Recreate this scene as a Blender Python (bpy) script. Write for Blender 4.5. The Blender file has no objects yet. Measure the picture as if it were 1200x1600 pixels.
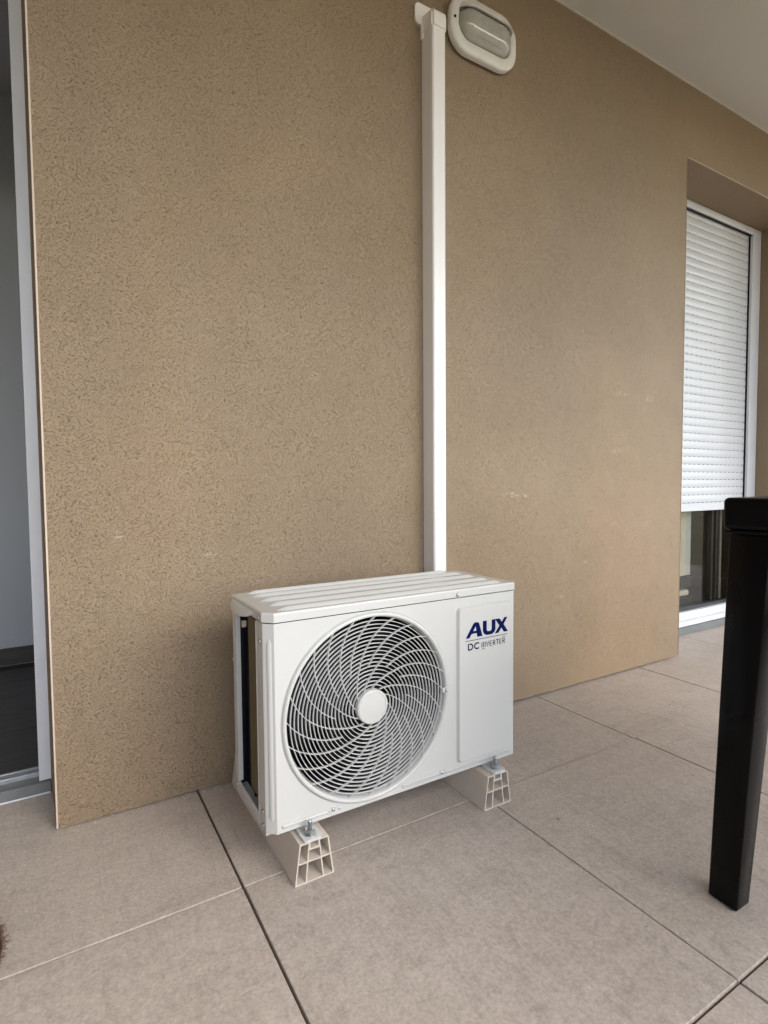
import bpy, bmesh, math, random
from mathutils import Matrix, Vector
from math import sin, cos, pi, radians
random.seed(7)
S = bpy.context.scene
COL = S.collection

# ------------------------------------------------------------------ camera
yaw, pit, rol = 0.5373, -0.05, -0.0079
f_ = Vector((sin(yaw)*cos(pit), cos(yaw)*cos(pit), sin(pit)))
r_ = Vector((cos(yaw), -sin(yaw), 0)); u_ = r_.cross(f_)
r2 = r_*cos(rol) + u_*sin(rol); u2 = -r_*sin(rol) + u_*cos(rol)
cam = bpy.data.cameras.new('camera'); co = bpy.data.objects.new('camera', cam); COL.objects.link(co)
co.matrix_world = Matrix(((r2.x, u2.x, -f_.x, 0), (r2.y, u2.y, -f_.y, -1.4176), (r2.z, u2.z, -f_.z, 0.7731), (0, 0, 0, 1)))
cam.sensor_fit = 'VERTICAL'; cam.sensor_height = 36; cam.sensor_width = 36
cam.lens = 864.67/1600*36; cam.clip_start = 0.02; cam.clip_end = 3000
S.camera = co

# ------------------------------------------------------------------ light
SUN_EL, SUN_AZ = radians(42), radians(155)      # azimuth clockwise from +Y (facade faces -Y)
W = bpy.data.worlds.new('World'); S.world = W; W.use_nodes = True
nt = W.node_tree; bg = nt.nodes['Background']
sky = nt.nodes.new('ShaderNodeTexSky'); sky.sky_type = 'NISHITA'; sky.sun_disc = False
sky.sun_elevation = SUN_EL; sky.sun_rotation = SUN_AZ; sky.air_density = 1.0; sky.dust_density = 1.5; sky.ozone_density = 1.0
hs = nt.nodes.new('ShaderNodeHueSaturation'); hs.inputs['Saturation'].default_value = 0.6
nt.links.new(sky.outputs[0], hs.inputs['Color']); nt.links.new(hs.outputs[0], bg.inputs[0]); bg.inputs[1].default_value = 0.15
sl = bpy.data.lights.new('sun', 'SUN'); sl.energy = 0.5; sl.angle = radians(50); sl.color = (1, .96, .89)
so = bpy.data.objects.new('sun', sl); COL.objects.link(so)
sd = Vector((sin(SUN_AZ)*cos(SUN_EL), cos(SUN_AZ)*cos(SUN_EL), sin(SUN_EL)))
so.rotation_euler = sd.to_track_quat('Z', 'Y').to_euler(); so.location = (0, -3, 6)
S.view_settings.view_transform = 'Standard'; S.view_settings.look = 'None'; S.view_settings.gamma = 1
S.view_settings.use_curve_mapping = False
S.view_settings.exposure = 1.97

# ------------------------------------------------------------------ materials
def newmat(name):
    m = bpy.data.materials.new(name); m.use_nodes = True
    return m, m.node_tree, m.node_tree.nodes['Principled BSDF']
def N(nt, t, **k):
    n = nt.nodes.new(t)
    for a, v in k.items():
        if a in n.inputs: n.inputs[a].default_value = v
        else: setattr(n, a, v)
    return n
def ramp(nt, src, stops):
    r = nt.nodes.new('ShaderNodeValToRGB'); e = r.color_ramp.elements
    while len(e) < len(stops): e.new(0.5)
    for i, (p, c) in enumerate(stops): e[i].position = p; e[i].color = (*c, 1) if len(c) == 3 else c
    nt.links.new(src, r.inputs[0]); return r.outputs[0]
def mix(nt, fac, a, b, mode='MIX'):
    m = nt.nodes.new('ShaderNodeMix'); m.data_type = 'RGBA'; m.blend_type = mode
    for s, v in ((m.inputs[0], fac), (m.inputs[6], a), (m.inputs[7], b)):
        if hasattr(v, 'links'): nt.links.new(v, s)
        elif isinstance(v, (int, float)): s.default_value = v
        else: s.default_value = (*v, 1)
    return m.outputs[2]
def math_(nt, op, a, b=None, c=None):
    m = nt.nodes.new('ShaderNodeMath'); m.operation = op
    for i, v in enumerate((a, b, c)):
        if v is None: continue
        if hasattr(v, 'links'): nt.links.new(v, m.inputs[i])
        else: m.inputs[i].default_value = v
    return m.outputs[0]
def simple(name, col, rough=.5, metal=0, var=.06, scale=14, bump=0.0, bscale=200, coat=0, spec=.5):
    m, nt, b = newmat(name); b.inputs['Specular IOR Level'].default_value = spec
    tc = N(nt, 'ShaderNodeTexCoord')
    n = N(nt, 'ShaderNodeTexNoise', Scale=scale, Detail=5.0); nt.links.new(tc.outputs['Object'], n.inputs['Vector'])
    lo = tuple(c*(1-var) for c in col); hi = tuple(min(1, c*(1+var)) for c in col)
    nt.links.new(ramp(nt, n.outputs['Fac'], [(.3, lo), (.7, hi)]), b.inputs['Base Color'])
    nt.links.new(ramp(nt, n.outputs['Fac'], [(.3, (rough*.85,)*3), (.7, (min(1, rough*1.15),)*3)]), b.inputs['Roughness'])
    b.inputs['Metallic'].default_value = metal; b.inputs['Coat Weight'].default_value = coat
    if bump:
        n2 = N(nt, 'ShaderNodeTexNoise', Scale=bscale, Detail=3.0); nt.links.new(tc.outputs['Object'], n2.inputs['Vector'])
        bp = N(nt, 'ShaderNodeBump', Strength=1.0, Distance=bump); nt.links.new(n2.outputs['Fac'], bp.inputs['Height'])
        nt.links.new(bp.outputs[0], b.inputs['Normal'])
    return m

SCUFFS = [(-.0+x, z, a, b) for x, z, a, b in ()]
def stucco():
    m, nt, b = newmat('brown_stucco')
    geo = N(nt, 'ShaderNodeNewGeometry'); L = nt.links.new; P = geo.outputs['Position']
    big = N(nt, 'ShaderNodeTexNoise', Scale=2.2, Detail=4.0, Roughness=.6); L(P, big.inputs['Vector'])
    base = ramp(nt, big.outputs['Fac'], [(.3, (.268, .193, .117)), (.55, (.294, .215, .133)), (.75, (.320, .238, .151))])
    hz = N(nt, 'ShaderNodeTexNoise', Scale=.85, Detail=5.0, Roughness=.55, Distortion=.4); L(P, hz.inputs['Vector'])
    base = mix(nt, 1.0, base, ramp(nt, hz.outputs['Fac'], [(.32, (.90, .91, .94)), (.5, (1, 1, 1)), (.68, (1.10, 1.05, 1.0))]), 'MULTIPLY')
    # trowelled grain: sand-size relief with short drag pits
    mp = N(nt, 'ShaderNodeMapping'); mp.inputs['Scale'].default_value = (1, 1, 1.6); L(P, mp.inputs['Vector'])
    wob = N(nt, 'ShaderNodeTexNoise', Scale=26.0, Detail=2.0); L(P, wob.inputs['Vector'])
    add = N(nt, 'ShaderNodeVectorMath', operation='MULTIPLY_ADD'); L(wob.outputs['Color'], add.inputs[0]); add.inputs[1].default_value = (.009, .009, .009); L(mp.outputs[0], add.inputs[2])
    g = N(nt, 'ShaderNodeTexNoise', Scale=330.0, Detail=3.0, Roughness=.7); L(add.outputs[0], g.inputs['Vector'])
    pits = N(nt, 'ShaderNodeTexNoise', Scale=300.0, Detail=4.0, Roughness=.7); L(add.outputs[0], pits.inputs['Vector'])
    pitm = ramp(nt, pits.outputs['Fac'], [(.35, (1, 1, 1)), (.44, (0, 0, 0))])
    grain = ramp(nt, g.outputs['Fac'], [(.32, (.80, .79, .77)), (.5, (1, 1, 1)), (.68, (1.16, 1.16, 1.16))])
    c = mix(nt, 1.0, base, grain, 'MULTIPLY')
    c = mix(nt, math_(nt, 'MULTIPLY', pitm, .55), c, (.12, .09, .058))
    # pale mineral flecks
    fl = N(nt, 'ShaderNodeTexVoronoi', Scale=34.0); L(P, fl.inputs['Vector'])
    flm = math_(nt, 'MULTIPLY', ramp(nt, fl.outputs['Distance'], [(.03, (1, 1, 1)), (.07, (0, 0, 0))]), ramp(nt, big.outputs['Fac'], [(.5, (0, 0, 0)), (.62, (.6, .6, .6))]))
    c = mix(nt, flm, c, (.5, .45, .36))
    # pale scuffs at their places on the wall
    sep = N(nt, 'ShaderNodeSeparateXYZ'); L(P, sep.inputs[0])
    scr = N(nt, 'ShaderNodeTexNoise', Scale=120.0, Detail=3.0); mp2 = N(nt, 'ShaderNodeMapping'); mp2.inputs['Scale'].default_value = (.4, 1, 1.8); L(P, mp2.inputs['Vector']); L(mp2.outputs[0], scr.inputs['Vector'])
    scn = ramp(nt, scr.outputs['Fac'], [(.5, (0, 0, 0)), (.62, (1, 1, 1))])
    tot = None
    for (sx, sz, wx, wz, st) in ((1.95, 1.125, .06, .010, .8), (2.12, 1.12, .05, .02, .5), (1.36, .735, .05, .012, .8), (1.42, .73, .03, .008, .9),
                                 (.335, .60, .02, .01, .8), (.40, .60, .012, .01, .6), (.125, .66, .012, .018, .8), (.19, 1.03, .005, .006, 1.5), (.62, 1.07, .03, .02, .5), (.03, .45, .008, .008, .8), (1.75, .47, .03, .01, .6), (1.9, .9, .07, .02, .4), (1.6, .35, .05, .01, .6)):
        dx = math_(nt, 'DIVIDE', math_(nt, 'SUBTRACT', sep.outputs[0], sx), wx)
        dz = math_(nt, 'DIVIDE', math_(nt, 'SUBTRACT', sep.outputs[2], sz), wz)
        d = math_(nt, 'SQRT', math_(nt, 'ADD', math_(nt, 'MULTIPLY', dx, dx), math_(nt, 'MULTIPLY', dz, dz)))
        e = math_(nt, 'MULTIPLY', math_(nt, 'MAXIMUM', math_(nt, 'SUBTRACT', 1.0, d), 0.0), st)
        tot = e if tot is None else math_(nt, 'ADD', tot, e)
    tot = math_(nt, 'MINIMUM', math_(nt, 'MULTIPLY', tot, scn), .8)
    c = mix(nt, tot, c, (.62, .56, .47))
    L(c, b.inputs['Base Color']); b.inputs['Roughness'].default_value = .62
    h = math_(nt, 'SUBTRACT', math_(nt, 'MULTIPLY', g.outputs['Fac'], .5), math_(nt, 'MULTIPLY', pitm, .6))
    bp = N(nt, 'ShaderNodeBump', Strength=1.0, Distance=.0019); L(h, bp.inputs['Height']); L(bp.outputs[0], b.inputs['Normal'])
    return m

def stone_tile():
    m, nt, b = newmat('porcelain_tile'); L = nt.links.new
    tc = N(nt, 'ShaderNodeTexCoord'); oi = N(nt, 'ShaderNodeObjectInfo')
    sh = N(nt, 'ShaderNodeVectorMath', operation='MULTIPLY_ADD'); L(oi.outputs['Location'], sh.inputs[0]); sh.inputs[1].default_value = (7.3, 5.1, 3.3); L(tc.outputs['Object'], sh.inputs[2])
    P = sh.outputs[0]
    cl = N(nt, 'ShaderNodeTexNoise', Scale=3.2, Detail=6.0, Roughness=.62, Distortion=.5); L(P, cl.inputs['Vector'])
    mp = N(nt, 'ShaderNodeMapping'); mp.inputs['Scale'].default_value = (2.2, 9, 1); mp.inputs['Rotation'].default_value = (0, 0, .25); L(P, mp.inputs['Vector'])
    st = N(nt, 'ShaderNodeTexNoise', Scale=2.4, Detail=7.0, Roughness=.68, Distortion=.8); L(mp.outputs[0], st.inputs['Vector'])
    fi = N(nt, 'ShaderNodeTexNoise', Scale=170.0, Detail=3.0, Roughness=.7); L(P, fi.inputs['Vector'])
    md = N(nt, 'ShaderNodeTexNoise', Scale=48.0, Detail=5.0, Roughness=.7, Distortion=.6); L(P, md.inputs['Vector'])
    c = ramp(nt, cl.outputs['Fac'], [(.2, (.432, .373, .320)), (.5, (.456, .395, .341)), (.8, (.480, .418, .363))])
    c = mix(nt, 1.0, c, ramp(nt, st.outputs['Fac'], [(.32, (.91, .905, .90)), (.5, (1, 1, 1)), (.7, (1.05, 1.05, 1.05))]), 'MULTIPLY')
    c = mix(nt, 1.0, c, ramp(nt, md.outputs['Fac'], [(.3, (.88, .87, .86)), (.5, (1, 1, 1)), (.7, (1.07, 1.07, 1.07))]), 'MULTIPLY')
    c = mix(nt, 1.0, c, ramp(nt, fi.outputs['Fac'], [(.3, (.80, .80, .80)), (.7, (1.17, 1.17, 1.17))]), 'MULTIPLY')
    mv = N(nt, 'ShaderNodeMapping'); mv.inputs['Scale'].default_value = (26, 4, 1); mv.inputs['Rotation'].default_value = (0, 0, -.45); L(P, mv.inputs['Vector'])
    ve = N(nt, 'ShaderNodeTexNoise', Scale=1.6, Detail=6.0, Roughness=.7, Distortion=1.2); L(mv.outputs[0], ve.inputs['Vector'])
    c = mix(nt, 1.0, c, ramp(nt, ve.outputs['Fac'], [(.34, (.90, .89, .88)), (.46, (1, 1, 1)), (.66, (1.04, 1.04, 1.04))]), 'MULTIPLY')
    # specks of dirt and small pale chips
    v = N(nt, 'ShaderNodeTexVoronoi', Scale=9.0); L(P, v.inputs['Vector'])
    c = mix(nt, ramp(nt, v.outputs['Distance'], [(.02, (.75, .75, .75)), (.045, (0, 0, 0))]), c, (.13, .10, .08))
    v2 = N(nt, 'ShaderNodeTexVoronoi', Scale=14.0); L(P, v2.inputs['Vector'])
    c = mix(nt, ramp(nt, v2.outputs['Distance'], [(.025, (.7, .7, .7)), (.05, (0, 0, 0))]), c, (.6, .57, .53))
    c2 = mix(nt, 1.0, c, ramp(nt, oi.outputs['Random'], [(0, (.98, .98, .985)), (1, (1.02, 1.015, 1.01))]), 'MULTIPLY')
    L(c2, b.inputs['Base Color'])
    L(ramp(nt, md.outputs['Fac'], [(.3, (.42,)*3), (.7, (.58,)*3)]), b.inputs['Roughness'])
    h = math_(nt, 'ADD', math_(nt, 'MULTIPLY', fi.outputs['Fac'], .35), md.outputs['Fac'])
    bp = N(nt, 'ShaderNodeBump', Strength=.7, Distance=.0016); L(h, bp.inputs['Height']); L(bp.outputs[0], b.inputs['Normal'])
    return m

def woodmat():
    m, nt, b = newmat('dark_wood'); L = nt.links.new
    tc = N(nt, 'ShaderNodeTexCoord'); oi = N(nt, 'ShaderNodeObjectInfo')
    sh = N(nt, 'ShaderNodeVectorMath', operation='MULTIPLY_ADD'); L(oi.outputs['Location'], sh.inputs[0]); sh.inputs[1].default_value = (3, 9, 2); L(tc.outputs['Object'], sh.inputs[2])
    mp = N(nt, 'ShaderNodeMapping'); mp.inputs['Scale'].default_value = (3, 40, 40); L(sh.outputs[0], mp.inputs['Vector'])
    n = N(nt, 'ShaderNodeTexNoise', Scale=1.5, Detail=6.0, Roughness=.7, Distortion=.4); L(mp.outputs[0], n.inputs['Vector'])
    L(ramp(nt, n.outputs['Fac'], [(.3, (.030, .026, .024)), (.7, (.075, .066, .060))]), b.inputs['Base Color'])
    b.inputs['Roughness'].default_value = .45
    return m

def finmat():
    m, nt, b = newmat('coil_fins'); L = nt.links.new
    tc = N(nt, 'ShaderNodeTexCoord')
    w = N(nt, 'ShaderNodeTexWave', Scale=60.0, Distortion=.6); w.bands_direction = 'Z'; L(tc.outputs['Object'], w.inputs['Vector'])
    L(ramp(nt, w.outputs['Fac'], [(0, (.075, .058, .022)), (1, (.14, .11, .045))]), b.inputs['Base Color'])
    b.inputs['Metallic'].default_value = .4; b.inputs['Roughness'].default_value = .45
    return m

M = dict(
    stucco=stucco(), tile=stone_tile(), wood=woodmat(), fins=finmat(),
    bead=simple('cream_bead', (.62, .50, .40), .5),
    ceiling=simple('ceiling_paint', (.60, .59, .55), .9, var=.03, scale=5, bump=.0012, bscale=120),
    casing=simple('casing_paint', (.575, .573, .545), .2, var=.012, scale=6, coat=.3),
    grille=simple('grille_plastic', (.60, .60, .58), .38, var=.02),
    dark_metal=simple('dark_metal', (.010, .011, .016), .5, metal=.1, spec=.3, var=.2),
    inner=simple('galvanised_inner', (.10, .115, .13), .35, metal=.6, var=.15, scale=30),
    black=simple('black_plastic', (.005, .005, .006), .5, spec=.2, var=.2),
    table=simple('table_plastic', (.0018, .0019, .0024), .28, var=.15, scale=8, spec=.14),
    steel=simple('zinc_steel', (.45, .47, .48), .3, metal=.9, var=.15, scale=80),
    pvc=simple('conduit_pvc', (.82, .80, .78), .32, var=.02, scale=3),
    foot=simple('foot_pvc', (.62, .55, .47), .5, var=.04, scale=20),
    frame=simple('white_aluminium', (.66, .675, .71), .4, var=.03),
    slat=simple('shutter_pvc', (.55, .57, .59), .36, var=.03, scale=9),
    grey=simple('grey_threshold', (.16, .17, .17), .5, var=.12, scale=20, bump=.0004, bscale=80),
    alu=simple('brushed_aluminium', (.5, .52, .54), .32, metal=.7, var=.1, scale=40),
    gasket=simple('dark_gasket', (.03, .033, .036), .4, var=.15),
    slab=simple('dark_slab', (.05, .045, .04), .9, var=.2),
    iwall=simple('interior_paint', (.50, .52, .54), .8, var=.02, scale=3),
    cream=simple('cream_paint', (.62, .58, .48), .7, var=.03),
    lampw=simple('lamp_enamel', (.70, .69, .65), .45, var=.05, scale=60),
    blue=simple('blue_print', (.001, .006, .070), .5, var=.03, spec=.06),
    navy=simple('navy_print', (.003, .006, .035), .5, var=.03, spec=.06),
    ground=simple('garden_ground', (.24, .20, .11), .95, var=.35, scale=.2),
    concrete=simple('concrete', (.25, .24, .22), .85, var=.1, scale=4, bump=.001, bscale=60),
    parapet=simple('parapet_render', (.16, .15, .14), .9, var=.1, scale=4),  # toned dark so the unseen parapet bounces less light
    dim=simple('dark_interior', (.05, .045, .04), .9, var=.1, scale=2),  # darkness of the unlit room is put into this wall colour
    mat=simple('brown_fibre', (.075, .026, .014), .8, var=.35, scale=60),
    standin_dark=simple('dark_standin', (.010, .009, .008), .9, var=.3, scale=50),
)
def glassmat(name, col, rough, trans=True, alpha=.25):
    m, nt, b = newmat(name)
    tr = nt.nodes.new('ShaderNodeBsdfTransparent'); gl = nt.nodes.new('ShaderNodeBsdfGlossy'); gl.inputs['Roughness'].default_value = rough
    fr = nt.nodes.new('ShaderNodeFresnel'); fr.inputs['IOR'].default_value = 1.5
    mx = nt.nodes.new('ShaderNodeMixShader'); tr.inputs[0].default_value = (*col, 1)
    nt.links.new(math_(nt, 'MULTIPLY', fr.outputs[0], .15), mx.inputs[0]); nt.links.new(tr.outputs[0], mx.inputs[1]); nt.links.new(gl.outputs[0], mx.inputs[2])
    nt.links.new(mx.outputs[0], nt.nodes['Material Output'].inputs[0]); return m
M['glass'] = glassmat('window_glass', (.84, .84, .81), 0.0)
def diffglass():
    m, nt, b = newmat('lamp_glass')
    b.inputs['Base Color'].default_value = (.36, .35, .32, 1); b.inputs['Roughness'].default_value = .10
    b.inputs['Transmission Weight'].default_value = .25; b.inputs['Coat Weight'].default_value = .5
    tc = N(nt, 'ShaderNodeTexCoord'); n = N(nt, 'ShaderNodeTexNoise', Scale=35.0, Detail=4.0); nt.links.new(tc.outputs['Object'], n.inputs['Vector'])
    nt.links.new(ramp(nt, n.outputs['Fac'], [(.3, (.42, .41, .37)), (.7, (.52, .51, .47))]), b.inputs['Base Color'])
    return m
M['lampglass'] = diffglass()

# ------------------------------------------------------------------ mesh helpers
class MB:
    def __init__(s): s.v = []; s.f = []; s.sm = []
    def add(s, vs, fs, smooth=False):
        o = len(s.v); s.v += [tuple(v) for v in vs]
        for f in fs: s.f.append(tuple(i+o for i in f)); s.sm.append(smooth)
        return s
    def box(s, a, b, bev=0, seg=2):
        x0, y0, z0 = (min(a[i], b[i]) for i in range(3)); x1, y1, z1 = (max(a[i], b[i]) for i in range(3))
        if not bev:
            return s.add([(x0,y0,z0),(x1,y0,z0),(x1,y1,z0),(x0,y1,z0),(x0,y0,z1),(x1,y0,z1),(x1,y1,z1),(x0,y1,z1)],
                         [(0,3,2,1),(4,5,6,7),(0,1,5,4),(1,2,6,5),(2,3,7,6),(3,0,4,7)])
        bm = bmesh.new(); bmesh.ops.create_cube(bm, size=1)
        for v in bm.verts: v.co = Vector(((x0+x1)/2+v.co.x*(x1-x0), (y0+y1)/2+v.co.y*(y1-y0), (z0+z1)/2+v.co.z*(z1-z0)))
        bmesh.ops.bevel(bm, geom=bm.edges[:], offset=bev, segments=seg, profile=.5, affect='EDGES')
        return s.addbm(bm, True)
    def addbm(s, bm, smooth=False):
        bm.verts.index_update(); s.add([v.co[:] for v in bm.verts], [[v.index for v in f.verts] for f in bm.faces], smooth); bm.free(); return s
    def hexa(s, c, bev=0, seg=2):      # eight corners in box order
        bm = bmesh.new(); vs = [bm.verts.new(p) for p in c]
        for q in [(0,3,2,1),(4,5,6,7),(0,1,5,4),(1,2,6,5),(2,3,7,6),(3,0,4,7)]: bm.faces.new([vs[i] for i in q])
        if bev: bmesh.ops.bevel(bm, geom=bm.edges[:], offset=bev, segments=seg, profile=.5, affect='EDGES')
        return s.addbm(bm, bool(bev))
    def lathe(s, prof, c, n=96, axis='y', smooth=True, closed=False):   # prof (r, t) around axis through c
        vs = []; fs = []; k = len(prof)
        for i in range(n):
            a = 2*pi*i/n
            for r, t in prof:
                if axis == 'y': vs.append((c[0]+r*cos(a), c[1]+t, c[2]+r*sin(a)))
                elif axis == 'x': vs.append((c[0]+t, c[1]+r*cos(a), c[2]+r*sin(a)))
                else: vs.append((c[0]+r*cos(a), c[1]+r*sin(a), c[2]+t))
        for i in range(n):
            j = (i+1) % n
            for q in range(k if closed else k-1):
                q2 = (q+1) % k
                fs.append((i*k+q, i*k+q2, j*k+q2, j*k+q))
        return s.add(vs, fs, smooth)
    def ribbon(s, pts, w, y0, y1):     # x,z polyline swept into a bar between y0 and y1
        L = []; R = []
        for i, p in enumerate(pts):
            a = pts[max(0, i-1)]; b = pts[min(len(pts)-1, i+1)]
            dx, dz = b[0]-a[0], b[1]-a[1]; l = math.hypot(dx, dz) or 1
            L.append((p[0]-dz/l*w/2, p[1]+dx/l*w/2)); R.append((p[0]+dz/l*w/2, p[1]-dx/l*w/2))
        n = len(pts); vs = [(x, y0, z) for x, z in L]+[(x, y0, z) for x, z in R]+[(x, y1, z) for x, z in L]+[(x, y1, z) for x, z in R]
        fs = []
        for i in range(n-1):
            fs += [(i, i+1, n+i+1, n+i), (2*n+i, 3*n+i, 3*n+i+1, 2*n+i+1), (i, 2*n+i, 2*n+i+1, i+1), (n+i, n+i+1, 3*n+i+1, 3*n+i)]
        fs += [(0, n, 3*n, 2*n), (n-1, 3*n-1, 4*n-1, 2*n-1)]
        return s.add(vs, fs)
    def extr(s, poly, y0, y1):         # x,z polygon (may be concave) extruded in y
        bm = bmesh.new(); vs = [bm.verts.new((x, y0, z)) for x, z in poly]; f = bm.faces.new(vs)
        r = bmesh.ops.extrude_face_region(bm, geom=[f])
        for v in r['geom']:
            if isinstance(v, bmesh.types.BMVert): v.co.y = y1
        bmesh.ops.recalc_face_normals(bm, faces=bm.faces[:]); bmesh.ops.triangulate(bm, faces=[f for f in bm.faces if len(f.verts) > 4])
        return s.addbm(bm)
    def mesh(s, name, mat, loc=(0, 0, 0), out=None):
        me = bpy.data.meshes.new(name); l = Vector(loc)
        me.from_pydata([tuple(Vector(v)-l) for v in s.v], [], s.f); me.materials.append(mat)
        for p, q in zip(me.polygons, s.sm): p.use_smooth = q
        if True:
            bm = bmesh.new(); bm.from_mesh(me); bmesh.ops.recalc_face_normals(bm, faces=bm.faces[:])
            if out and sum((f.normal*f.calc_area() for f in bm.faces), Vector()).dot(Vector(out)) < 0: bmesh.ops.reverse_faces(bm, faces=bm.faces[:])
            for e in bm.edges:
                if len(e.link_faces) == 2 and e.calc_face_angle(0) > radians(50): e.smooth = False
            for f in bm.faces:
                if f.smooth and max(abs(c) for c in f.normal) > .9999 and f.calc_area() > 3e-4: f.smooth = False
            bm.to_mesh(me); bm.free()
        me.update(); return me
    def obj(s, name, mat, parent=None, loc=None, out=None):
        if loc is None:
            n = len(s.v); loc = (sum(v[0] for v in s.v)/n, sum(v[1] for v in s.v)/n, min(v[2] for v in s.v))
        me = s.mesh(name, M[mat] if isinstance(mat, str) else mat, loc, out)
        o = bpy.data.objects.new(name, me); COL.objects.link(o)
        if parent is not None:
            o.parent = parent; o.location = Vector(loc) - wloc(parent)
        else: o.location = loc
        return o
def wloc(o):
    l = Vector(o.location)
    while o.parent: o = o.parent; l = l + o.location
    return l
def thing(name, label, cat, loc, group=None):
    o = bpy.data.objects.new(name, None); COL.objects.link(o); o.location = loc; o.empty_display_size = .1
    return tag(o, label, cat, group)
def tag(o, label=None, cat=None, group=None, kind=None):
    if label: o['label'] = label
    if cat: o['category'] = cat
    if group: o['group'] = group
    if kind: o['kind'] = kind
    return o
def share(name, me, parent, loc, rot=None):
    o = bpy.data.objects.new(name, me); COL.objects.link(o)
    if parent is not None: o.parent = parent; o.location = Vector(loc) - wloc(parent)
    else: o.location = loc
    if rot: o.rotation_euler = rot
    return o

# ------------------------------------------------------------------ setting
GZ = -3.3
o = MB().add([(-900, -1200, GZ), (900, -1200, GZ), (900, 600, GZ), (-900, 600, GZ)], [(0, 1, 2, 3)]).obj('ground', 'ground', loc=(0, 0, GZ)); o['kind'] = 'structure'
o = MB().box((-2.1, -2.7, -.34), (5.2, .2, -.075)).obj('balcony_slab', 'slab'); o['kind'] = 'structure'
CZ = 2.4545
o = MB().box((-6, -2.7, CZ), (5.2, 4.2, CZ+.22)).obj('balcony_ceiling', 'ceiling'); o['kind'] = 'structure'
MB().box((-1.89, -.006, CZ-.004), (5.2, -.0005, CZ-.0003)).obj('sealant_bead', 'cream', parent=o)

# wall with two openings
xs = [-6, -1.3, -.017, 2.361, 3.412, 8]; zs = [.007, 2.154, CZ-.001]
wb = bmesh.new()
def quad(*p): wb.faces.new([wb.verts.new(q) for q in p])
T = .2; solid = lambda i, j: not (j == 0 and i in (1, 3))
def XB(i): return xs[i] if i != 2 else -.0295     # the door reveal is splayed
for i in range(5):
    for j in range(2):
        if solid(i, j):
            quad((xs[i],0,zs[j]),(xs[i+1],0,zs[j]),(xs[i+1],0,zs[j+1]),(xs[i],0,zs[j+1]))
            quad((XB(i),T,zs[j]),(XB(i),T,zs[j+1]),(XB(i+1),T,zs[j+1]),(XB(i+1),T,zs[j]))
for i in range(6):
    for j in range(2):
        a = i > 0 and solid(i-1, j); b = i < 5 and solid(i, j)
        if a != b: quad((xs[i],0,zs[j]),(XB(i),T,zs[j]),(XB(i),T,zs[j+1]),(xs[i],0,zs[j+1]))
for i in range(5):
    for j in range(3):
        a = j > 0 and solid(i, j-1); b = j < 2 and solid(i, j)
        if a != b: quad((xs[i],0,zs[j]),(xs[i+1],0,zs[j]),(XB(i+1),T,zs[j]),(XB(i),T,zs[j]))
bmesh.ops.remove_doubles(wb, verts=wb.verts[:], dist=1e-5); bmesh.ops.recalc_face_normals(wb, faces=wb.faces[:])
wall = MB().addbm(wb).obj('stucco_wall', 'stucco', loc=(1, 0, 0))
tag(wall, 'brown trowelled stucco wall of the balcony behind the white outdoor unit', 'wall')
MB().box((-.0195, -.0015, .004), (-.0155, .003, 2.1539), .0007, 1).obj('corner_bead', 'bead', wall)
MB().box((2.3600, -.0012, .004), (2.3622, .002, 2.1539), .0005, 1).obj('corner_bead', 'stucco', wall)
MB().box((2.362, -.0012, 2.1528), (3.412, .002, 2.1548), .0005, 1).obj('corner_bead', 'bead', wall)

# frayed lower edge of the render coat
rr = random.Random(5); n_ = 420; vt = []; vbm = []
for k in range(n_+1):
    x = -.017+(2.361+.017)*k/n_; zz = .0022+.0022*abs(rr.gauss(0, .6)); vt.append((x, 0, .007)); vbm.append((x, rr.uniform(-.0004, .0004), min(zz, .0064)))
MB().add(vt+vbm, [(k, n_+1+k, n_+2+k, k+1) for k in range(n_)]).obj('frayed_edge', 'stucco', wall, out=(0, -1, 0))
# interior shells behind the two openings
def room(x0, x1, y0, y1, z0, z1, name, mat='iwall'):
    o = MB().add([(x0,y0,z0),(x1,y0,z0),(x1,y1,z0),(x0,y1,z0),(x0,y0,z1),(x1,y0,z1),(x1,y1,z1),(x0,y1,z1)],
             [(4,7,6,5),(1,5,6,2),(2,6,7,3),(3,7,4,0),(0,1,2,3)]).obj(name, mat); o['kind'] = 'structure'; return o
r1 = room(-1.6, .6, .201, 1.472, -.03, 2.42, 'interior_wall')
MB().box((-1.59, 1.458, .0), (.59, 1.4715, .073), .002, 1).obj('skirting_board', 'wood', r1)
fl = MB().box((-1.59, .30, -.028), (.59, 1.4715, -.006)).obj('interior_floor', 'slab'); fl['kind'] = 'structure'
pm = MB().box((-.545, -.0895, -.006), (.545, .0895, .0), .0012, 1).mesh('plank', M['wood'])
for j in range(7):
    y = .30+.09+j*.18
    for i in range(3):
        x = -1.6+.2+i*1.092+(.35 if j % 2 else 0)-.1*(j % 3)
        if x < .4 and y < 1.45: share('plank', pm, fl, (x, y, 0))
r2_ = room(2.0, 4.6, .2012, 3.2, -.03, 2.42, 'interior_wall', 'dim')

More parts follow.
